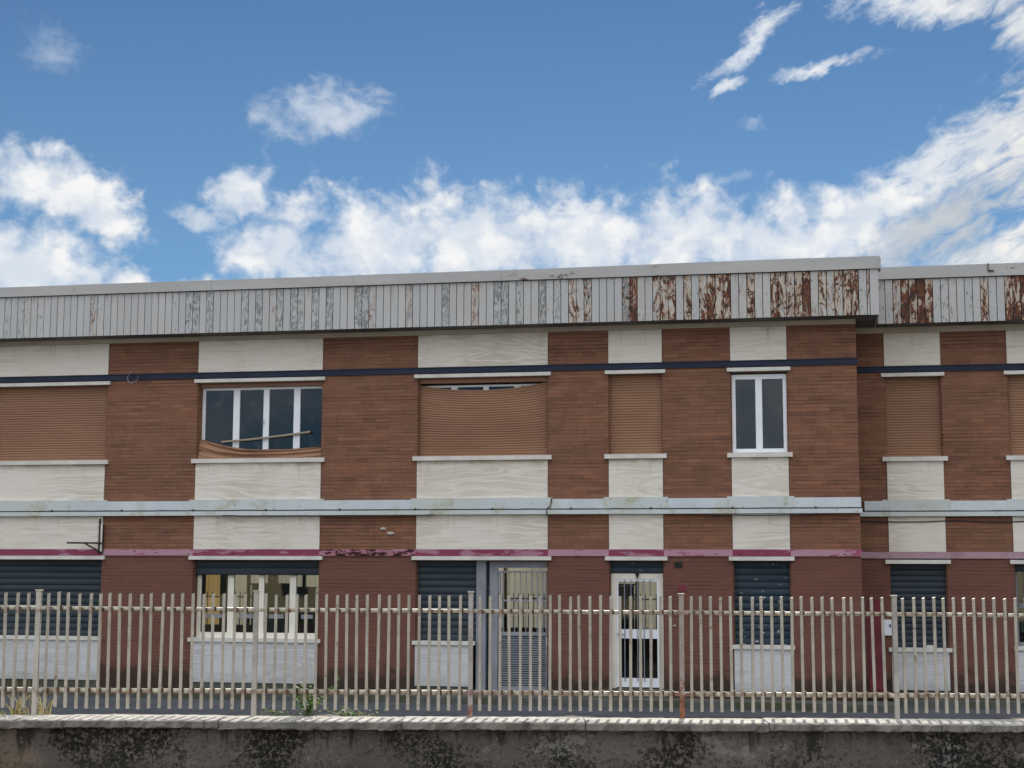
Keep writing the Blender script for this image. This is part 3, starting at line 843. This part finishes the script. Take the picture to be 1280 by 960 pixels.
def leafy(name, label, base, n, rx, rz, leaf, mats, seed, cat='plant', nst=9, flat=1.0):
    q = random.Random(seed); base = Vector(base); t = empty(name, base); tag(t, label, cat)
    st = MB(); lf = MB()
    tips = []
    for k in range(nst):
        tip = base + RGT * q.gauss(0, rx * .55) + FWD * q.uniform(-.1, .1) + Vector((0, 0, rz * q.uniform(.45, 1.05)))
        mid = base.lerp(tip, .5) + RGT * q.uniform(-.04, .04) + Vector((0, 0, rz * .12))
        st.tube([base + RGT * q.uniform(-rx, rx) * .25, mid, tip], [.006, .004, .002], 5); tips.append((base, mid, tip))
    for k in range(n):
        b_, m_, t_ = q.choice(tips); s = q.uniform(.25, 1.05)
        p = b_.lerp(m_, s * 2) if s < .5 else m_.lerp(t_, s * 2 - 1)
        p = p + Vector((q.gauss(0, rx * .16), q.gauss(0, .04), q.gauss(0, rz * .10)))
        L = leaf * q.uniform(.6, 1.3); W = L * q.uniform(.35, .6)
        d = Vector((q.uniform(-1, 1), q.uniform(-1, 1), q.uniform(-.4, .7))).normalized()
        u = d.cross(Vector((q.uniform(-.5, .5), q.uniform(-.5, .5), 1))).normalized(); nn = d.cross(u)
        i = len(lf.v)
        lf.v += [tuple(p), tuple(p + d * L * .45 + u * W / 2 + nn * L * .06), tuple(p + d * L), tuple(p + d * L * .45 - u * W / 2 + nn * L * .06), tuple(p + d * L * .5)]
        mi = 0 if q.random() < .65 else 1
        lf.f += [(i, i + 1, i + 4), (i + 1, i + 2, i + 4), (i + 2, i + 3, i + 4), (i + 3, i, i + 4)]; lf.mi += [mi] * 4
    st.build('stem', TWIG, t); lf.build('foliage', mats, t)
    return t
for k, (x, n, h) in enumerate(((-4.55, 16, .26), (-3.98, 12, .30))):
    blades('dry_weed', ('dry weed tuft at the wall foot just right of the grey gate', 'dry weed tuft at the wall foot left of the ivory door')[k],
           (x, YA - .05, .012), n, h, .12, STRAWG, 20 + k, .012, 'weed', .7)

# ------------------------------------------------------------------ boundary wall with coping
BW = empty('boundary_wall', tuple(along(0, 13.8, .14))); BW.rotation_euler.z = PSI
tag(BW, 'low mould-stained plaster wall carrying the fence', 'wall')
ORGW = Vector((0, 13.8, .14)); ORG[BW.name] = ORGW            # children given in the wall's own frame
AL, AR = -14.0, 14.0
def tilt(a): return -.0016 * a
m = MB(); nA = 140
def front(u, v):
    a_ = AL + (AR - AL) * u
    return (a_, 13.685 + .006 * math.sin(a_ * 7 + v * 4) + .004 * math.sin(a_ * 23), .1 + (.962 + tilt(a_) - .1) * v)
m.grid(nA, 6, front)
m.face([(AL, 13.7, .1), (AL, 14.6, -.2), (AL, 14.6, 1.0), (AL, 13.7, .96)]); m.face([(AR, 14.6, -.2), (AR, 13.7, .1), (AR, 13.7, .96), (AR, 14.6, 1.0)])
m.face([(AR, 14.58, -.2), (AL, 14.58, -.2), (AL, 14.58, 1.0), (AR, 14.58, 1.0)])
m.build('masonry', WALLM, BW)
q = random.Random(4)
x = AL
while x < AR - .01:                                           # coping laid in lengths
    e = min(x + q.choice((1.35, 1.5, 1.6)), AR)
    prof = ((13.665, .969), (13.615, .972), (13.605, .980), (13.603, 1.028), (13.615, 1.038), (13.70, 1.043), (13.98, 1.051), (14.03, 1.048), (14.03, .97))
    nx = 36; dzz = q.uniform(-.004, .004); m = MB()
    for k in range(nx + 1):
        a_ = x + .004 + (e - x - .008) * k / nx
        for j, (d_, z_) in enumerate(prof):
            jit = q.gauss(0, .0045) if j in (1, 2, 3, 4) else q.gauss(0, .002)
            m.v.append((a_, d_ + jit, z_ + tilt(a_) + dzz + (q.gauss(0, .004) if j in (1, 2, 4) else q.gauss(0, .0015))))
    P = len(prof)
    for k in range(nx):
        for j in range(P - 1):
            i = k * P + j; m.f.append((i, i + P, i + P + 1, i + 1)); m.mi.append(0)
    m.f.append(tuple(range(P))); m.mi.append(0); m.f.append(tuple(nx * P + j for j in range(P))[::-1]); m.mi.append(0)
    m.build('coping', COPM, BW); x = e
q = random.Random(9); m = MB()
hts = {}
def soil(u, v):
    a_ = AL + (AR - AL) * u
    return (a_, 14.035 + .53 * v, 1.0 + tilt(a_) + .03 * math.sin(a_ * 3.1) * math.sin(math.pi * v) + q.gauss(0, .006))
m.grid(200, 5, soil).build('soil', SOILM, BW)

# ------------------------------------------------------------------ the fence
FN = empty('fence', tuple(along(0, 14.0, 1.055))); FN.rotation_euler.z = PSI
tag(FN, 'grey-beige steel picket fence with rusty posts on top of the low wall', 'fence')
ORG[FN.name] = Vector((0, 0, 1.055))                         # own frame: x along, y depth from 14 m, z height
POSTX = [-4.27, -2.305, -.365, 1.536, 3.46]
def drop(a): return -.0040 * a
def post(a, mat, label, ztop):
    m = MB(); z0 = 1.035 + tilt(a)
    # I-shaped steel section: two flanges and a web, with an end plate on top
    m.box(a - .021, a + .021, -.028, -.021, z0, ztop - .012); m.box(a - .021, a + .021, .012, .019, z0, ztop - .012)
    m.box(a + .008, a + .016, -.021, .012, z0, ztop - .012)
    m.box(a - .029, a + .029, -.034, .024, ztop - .0115, ztop)
    p = m.build('post', mat, FN); p['label'] = label
    ORG[p.name] = Vector((a, -.0045, z0))
    for z in (1.985 + drop(a), 1.260 + drop(a) * .75):
        for s in (-1, 1):
            b_ = MB().tube([(a + s * .048, -.034, z), (a + s * .048, -.0215, z)], .012, 8)
            b_.box(a + min(s * .0212, s * .066), a + max(s * .0212, s * .066), -.0217, -.0155, z - .017, z + .017)
            b_.build('bracket', mat if mat is not POSTM else RAILM, p)
LB = ['grey fence post, sunlit on one flange', 'grey fence post in front of the ivory mullions', 'fence post rusted in its lower half', 'fence post with an orange-rusted foot', 'broad pale grey fence post near the corner']
for a_, mt, lb, zt in zip(POSTX, (POSTW, POSTM, POSTR, POSTO, POSTM), LB, (2.168, 2.167, 2.165, 2.152, 2.143)): post(a_, mt, lb, zt)
ends = [-8.2, -6.235] + POSTX + [5.385, 7.31]
for a_ in (-8.2, -6.235, 5.385, 7.31): post(a_, POSTM, 'plain grey fence post', 2.15)
def pk_mesh():
    m = MB(); h = 1.022
    # flat steel tube, bevelled, cut on a slant at the top
    w, d, c = .0128, .010, .003
    ring = ((-w + c, -d), (w - c, -d), (w, -d + c), (w, d - c), (w - c, d), (-w + c, d), (-w, d - c), (-w, -d + c))
    for z in (0.0, .135, .145, .86, h):
        for x_, y_ in ring:
            zz = z + (.0035 * (x_ / w) if z == h else 0)
            m.v.append((x_ * (1.12 if z < .14 else 1.0), y_, zz))
    for r in range(4):
        for k in range(8):
            e = (k + 1) % 8; m.f.append((r * 8 + k, r * 8 + e, r * 8 + 8 + e, r * 8 + 8 + k)); m.mi.append(0)
    m.f.append(tuple(range(8))[::-1]); m.mi.append(0); m.f.append(tuple(32 + k for k in range(8))); m.mi.append(0)
    for z, hh in ((.158, .023), (.879, .020)): m.box(w - .002, w + .017, .000, .0125, z - hh, z + hh, None, 1)   # dark tabs standing in for the shadow beside each picket
    return m
PROTO = None; OUT = MB(); q = random.Random(12)
for i in range(8):
    x0, x1 = ends[i], ends[i + 1]
    for zc, r_, kk in ((1.985, .0185, 1.0), (1.260, .0215, .75)):
        za, zb = zc + drop(x0) * kk, zc + drop(x1) * kk
        MB().tube([(x0 + .03, .030, za), ((x0 + x1) / 2, .031, (za + zb) / 2 - .003), (x1 - .03, .030, zb)], r_, 12).build('rail', RAILM, FN, smooth=True)
    for k in range(20):
        a_ = x0 + (x1 - x0) * (k + 1) / 21 + q.gauss(0, .002)
        z_ = 1.106 + drop(a_) * .55 + q.gauss(0, .003)
        if a_ < -4.66 or a_ > 4.68:
            OUT.box(a_ - .0105, a_ + .0105, -.010, .0095, z_, z_ + 1.022); continue
        if PROTO is None:
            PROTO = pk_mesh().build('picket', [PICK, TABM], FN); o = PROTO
        else:
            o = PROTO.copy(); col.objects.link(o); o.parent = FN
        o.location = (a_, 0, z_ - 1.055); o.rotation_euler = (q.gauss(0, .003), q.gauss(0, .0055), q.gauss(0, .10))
tag(OUT.build('picket', PICK, FN), kind='stuff')

# ------------------------------------------------------------------ weeds on the wall
blades('dry_grass', 'tuft of long dry straw-coloured grass round the sunlit fence post', along(-4.33, 14.12, 1.0), 60, .42, .17, STRAW, 1, .013, lean=1.3)
blades('dry_grass', 'low yellowing grass arching over the coping left of the sunlit fence post', along(-4.52, 14.1, 1.0), 30, .17, .14, STRAWG, 2, .014, lean=1.7)
blades('dry_stalk', 'tall thin grey stalks standing beside the sunlit fence post', along(-4.36, 14.08, 1.0), 9, .62, .09, TWIG, 3, .008, 'weed', .25)
blades('dry_stalk', 'few bent grey stalks beside the fence post in front of the ivory mullions', along(-2.27, 14.1, 1.0), 8, .24, .10, TWIG, 4, .009, 'weed', 1.2)
leafy('leafy_weed', 'bright green leafy weed growing through the pickets behind the coping', along(-1.83, 14.12, 1.0), 300, .19, .30, .05, [LEAF, LEAFY], 5)
leafy('creeping_weed', 'low yellow-green creeping weed along the coping, right of the bright green weed', along(-1.42, 14.10, 1.0), 200, .24, .10, .038, [LEAFY, LEAF], 6, nst=14)
leafy('creeping_weed', 'low sparse dark creeper along the coping, left of the bright green weed', along(-2.10, 14.14, 1.0), 60, .15, .10, .035, [LEAF, LEAFY], 8, nst=8)

# ------------------------------------------------------------------ across the street (seen in the glass)
OB = empty('street_house', (-4, -14, .15)); tag(OB, 'pale yellow house across the street, mirrored in the glass panes', 'building')
m = MB(); yb = -14.0
wn = [(-30 + 4.2 * k, -28.6 + 4.2 * k) for k in range(14)]
m.box(-34, 30, yb - 10, yb - .3, .1, 7.0)
xs = [-34] + [v for p in wn for v in p] + [30]
for k in range(0, len(xs), 2): m.box(xs[k], xs[k + 1], yb - .29, yb, .1, 6.99)
for p, e in wn:
    for z0, z1 in ((.1, 1.2), (2.8, 4.3), (5.8, 6.99)): m.box(p, e, yb - .29, yb, z0, z1)
m.build('wall', PLASTER, OB)
for p, e in wn:
    for z in (1.2, 4.3):
        w = MB().box(p, e, yb - .285, yb - .26, z, z + 1.6).box(p, p + .08, yb - .255, yb - .2, z, z + 1.6).box(e - .08, e, yb - .255, yb - .2, z, z + 1.6).build('window', STEEL, OB)
        box('sill', SILL, w, p - .1, e + .1, yb - .2, yb + .08, z - .07, z - .001)
MB().box(-34.5, 30.5, yb - 10.5, yb + .5, 7.002, 7.25).build('roof', SLAB, OB)

# ------------------------------------------------------------------ sky with clouds
W = bpy.data.worlds.new('World'); scn.world = W; W.use_nodes = True
t = W.node_tree; bg = t.nodes['Background']
sky = t.nodes.new('ShaderNodeTexSky'); sky.sky_type = 'NISHITA'; sky.sun_disc = False
sky.sun_elevation = SUN_EL; sky.sun_rotation = SUN_AZ; sky.altitude = 100
sky.air_density = 1.0; sky.dust_density = .0; sky.ozone_density = 2.0
tc = t.nodes.new('ShaderNodeTexCoord'); D = S(t, tc.outputs['Generated'])
sp = t.nodes.new('ShaderNodeSeparateXYZ'); t.links.new(D.k, sp.inputs[0])
dx, dy, dz = (S(t, sp.outputs[i]) for i in range(3))
az = M_(t, 'ARCTAN2', dx, dy) * 57.29578
el = M_(t, 'ARCSINE', dz) * 57.29578
P0 = vec(t, az * .5, el * .5, 0.0)
wx = (noise(t, vec(t, az * .45, el * .45, 3.0), 1, 4, .6) - .5) * 2.4
wy = (noise(t, vec(t, az * .45, el * .45, 9.0), 1, 4, .6) - .5) * 1.7
ax, ay = az + wx, el + wy
def blob(u, v, a, b, deg):
    c_, s_ = math.cos(R(deg)), math.sin(R(deg))
    X = ax - u; Y = ay - v
    p = (X * c_ + Y * s_) / a; q_ = (Y * c_ - X * s_) / b
    return 1.0 - M_(t, 'SQRT', p * p + q_ * q_)
def union(lst):
    r = None
    for b_ in lst:
        k = blob(*b_); r = k if r is None else r.max(k)
    return r
CUM = union([(-28.9, 14.0, 2.9, 1.35, 0), (-26.7, 13.2, 2.7, 1.2, -22), (-28.9, 10.7, 4.6, 2.1, -8), (-24.6, 10.2, 2.2, .6, 0),
             (-21.1, 13.7, 1.6, 1.1, 30), (-19.5, 11.9, 2.7, 2.2, 0), (-16.0, 12.0, 3.9, 2.4, 0), (-12.1, 12.4, 4.2, 2.5, 0),
             (-8.0, 12.2, 3.9, 2.3, 0), (-4.2, 12.3, 3.9, 2.3, 0), (-.6, 12.2, 3.8, 2.0, 4), (2.4, 12.9, 3.6, 1.7, 14), (-15, 9.6, 9, 1.6, 0)])
CIR = union([(4.6, 14.6, 5.4, 1.0, 27), (7.0, 15.3, 6.5, 1.9, 31), (9.5, 15.5, 5, 2.8, 33), (7.4, 11.6, 4.6, 1.4, 12), (5.0, 10.6, 5, .9, 4), (4.2, 12.4, 4.5, 1.6, 18),
             (5.4, 20.25, 4.6, .8, -3), (8.4, 19.3, 1.6, 1.0, 25), (-1.7, 19.6, 2.6, .46, 36), (.5, 18.3, 2.6, .30, 10), (-2.6, 17.9, 1.0, .3, 35)])
WSP = union([(-18.2, 17.0, 3.1, 1.4, 6), (-22.5, 13.0, 1.8, .5, -10)])
# billowed noise for the heaps, drawn-out noise for the streaks
bil = voro(t, vec(t, ax * .62, ay * .78, 1.0), 1.0, .5) * .55 + voro(t, vec(t, ax * 1.45, ay * 1.75, 4.0), 1.0, .5) * .3
fine = noise(t, vec(t, az * 1.1, el * 1.3, 2.0), 1, 8, .62, .3)
hc = CUM * .9 + (.46 - bil) * 1.0 + (fine - .5) * 1.35
dc = hc.step(-.10, .72)
fib = noise(t, vec(t, az * .6 + el * .35, el * 1.5 - az * .75, 5.0), 1, 8, .64, .9)
di = (CIR * 1.0 + (fib - .50) * 2.0 + (fine - .5) * .8).step(-.05, 1.0)
dw = (WSP * .9 + (fine - .5) * 1.6 + (.45 - bil) * .35).step(.0, .95) * .8
# general cover over the rest of the dome: scattered ahead, unseen bright cloud added behind the camera as facade fill
sphere = noise(t, vec(t, dx * 2.4, dy * 2.4, dz * 4.6), 1, 8, .6, .4)
back = (dy * -1.0).step(-.25, .15)
high = (el - 26).step(0, 10)
cov = (sphere + back * .14).step(.50, .66) * back.max(high * .6)
faint = (union([(-28.2, 18.5, 1.5, 1.0, -30), (-1.6, 16.5, .5, .2, 0), (-3.2, 14.6, 1.6, .3, 14)]) * .8 + (fine - .5) * 1.4).step(.0, 1.0) * .38
dens = dc.max(di).max(faint).max(dw).max(cov)
# cloud tone: bright thin rims, soft grey folds
fold = noise(t, vec(t, ax * .5, ay * .9, 7.0), 1, 6, .6, .5)
tone = ((bil - .30) * 1.6 + (fold - .48) * 1.7 + (fine - .5) * .5).step(-.3, .5)
cc = mixc(t, tone * .8, (1.0, 1.0, 1.0), (.66, .75, .87))
grey = blob(5.2, 12.4, 4.6, 1.5, 26).step(-.1, .7)
cc = mixc(t, grey * .8, cc, (.52, .575, .64))
warm = (az - 2).step(0, 8)
cc = mixc(t, warm, cc, mixc(t, 1.0, cc, (1.04, 1.0, .93), 'MULTIPLY'))
CL, CB = 7.9, 15.8                                       # cloud luminance ahead and in the added fill cloud behind
lum = back * CB * ((el - 4).step(0, 50) * .85 + .60) + (back * -1 + 1.0) * CL
n = t.nodes.new('ShaderNodeVectorMath'); n.operation = 'SCALE'
t.links.new(cc.k, n.inputs[0]); t.links.new(lum.k, n.inputs['Scale'])
cloud = S(t, n.outputs[0])
skyc = mixc(t, 1.0, S(t, sky.outputs[0]), (.325, .45, .555), 'MULTIPLY')
hz = (el * -1 + 26).step(0, 24)
skyc = mixc(t, hz * .26, skyc, (2.7, 4.7, 7.4))
fin = mixc(t, dens, skyc, cloud)
t.links.new(fin.k, bg.inputs[0]); bg.inputs[1].default_value = .08

sun = bpy.data.lights.new('sun', 'SUN'); sun.energy = 5.0; sun.angle = R(.55); sun.color = (1.0, .93, .82)
so = bpy.data.objects.new('sun', sun); col.objects.link(so)
sd = Vector((math.sin(SUN_AZ) * math.cos(SUN_EL), math.cos(SUN_AZ) * math.cos(SUN_EL), math.sin(SUN_EL)))
so.rotation_euler = sd.to_track_quat('Z', 'Y').to_euler(); so.location = (0, 60, 40)

# ------------------------------------------------------------------ camera
PIT, ROL = .123428, .003468
fw = Vector((FWD.x * math.cos(PIT), FWD.y * math.cos(PIT), math.sin(PIT))); up = RGT.cross(fw)
ix = RGT * math.cos(ROL) + up * math.sin(ROL); iy = up * math.cos(ROL) - RGT * math.sin(ROL)
cd = bpy.data.cameras.new('camera'); cd.sensor_width = 36; cd.lens = 1916 / 1280 * 36; cd.clip_end = 3000; cd.clip_start = .1
co = bpy.data.objects.new('camera', cd); col.objects.link(co)
mw = Matrix((ix, iy, -fw)).transposed().to_4x4(); mw.translation = CAM; co.matrix_world = mw
scn.camera = co
scn.view_settings.view_transform = 'Standard'; scn.view_settings.look = 'None'
scn.view_settings.exposure = 0.55; scn.view_settings.gamma = 1
scn.cycles.use_denoising = True
scn.cycles.max_bounces = 8; scn.cycles.transparent_max_bounces = 16
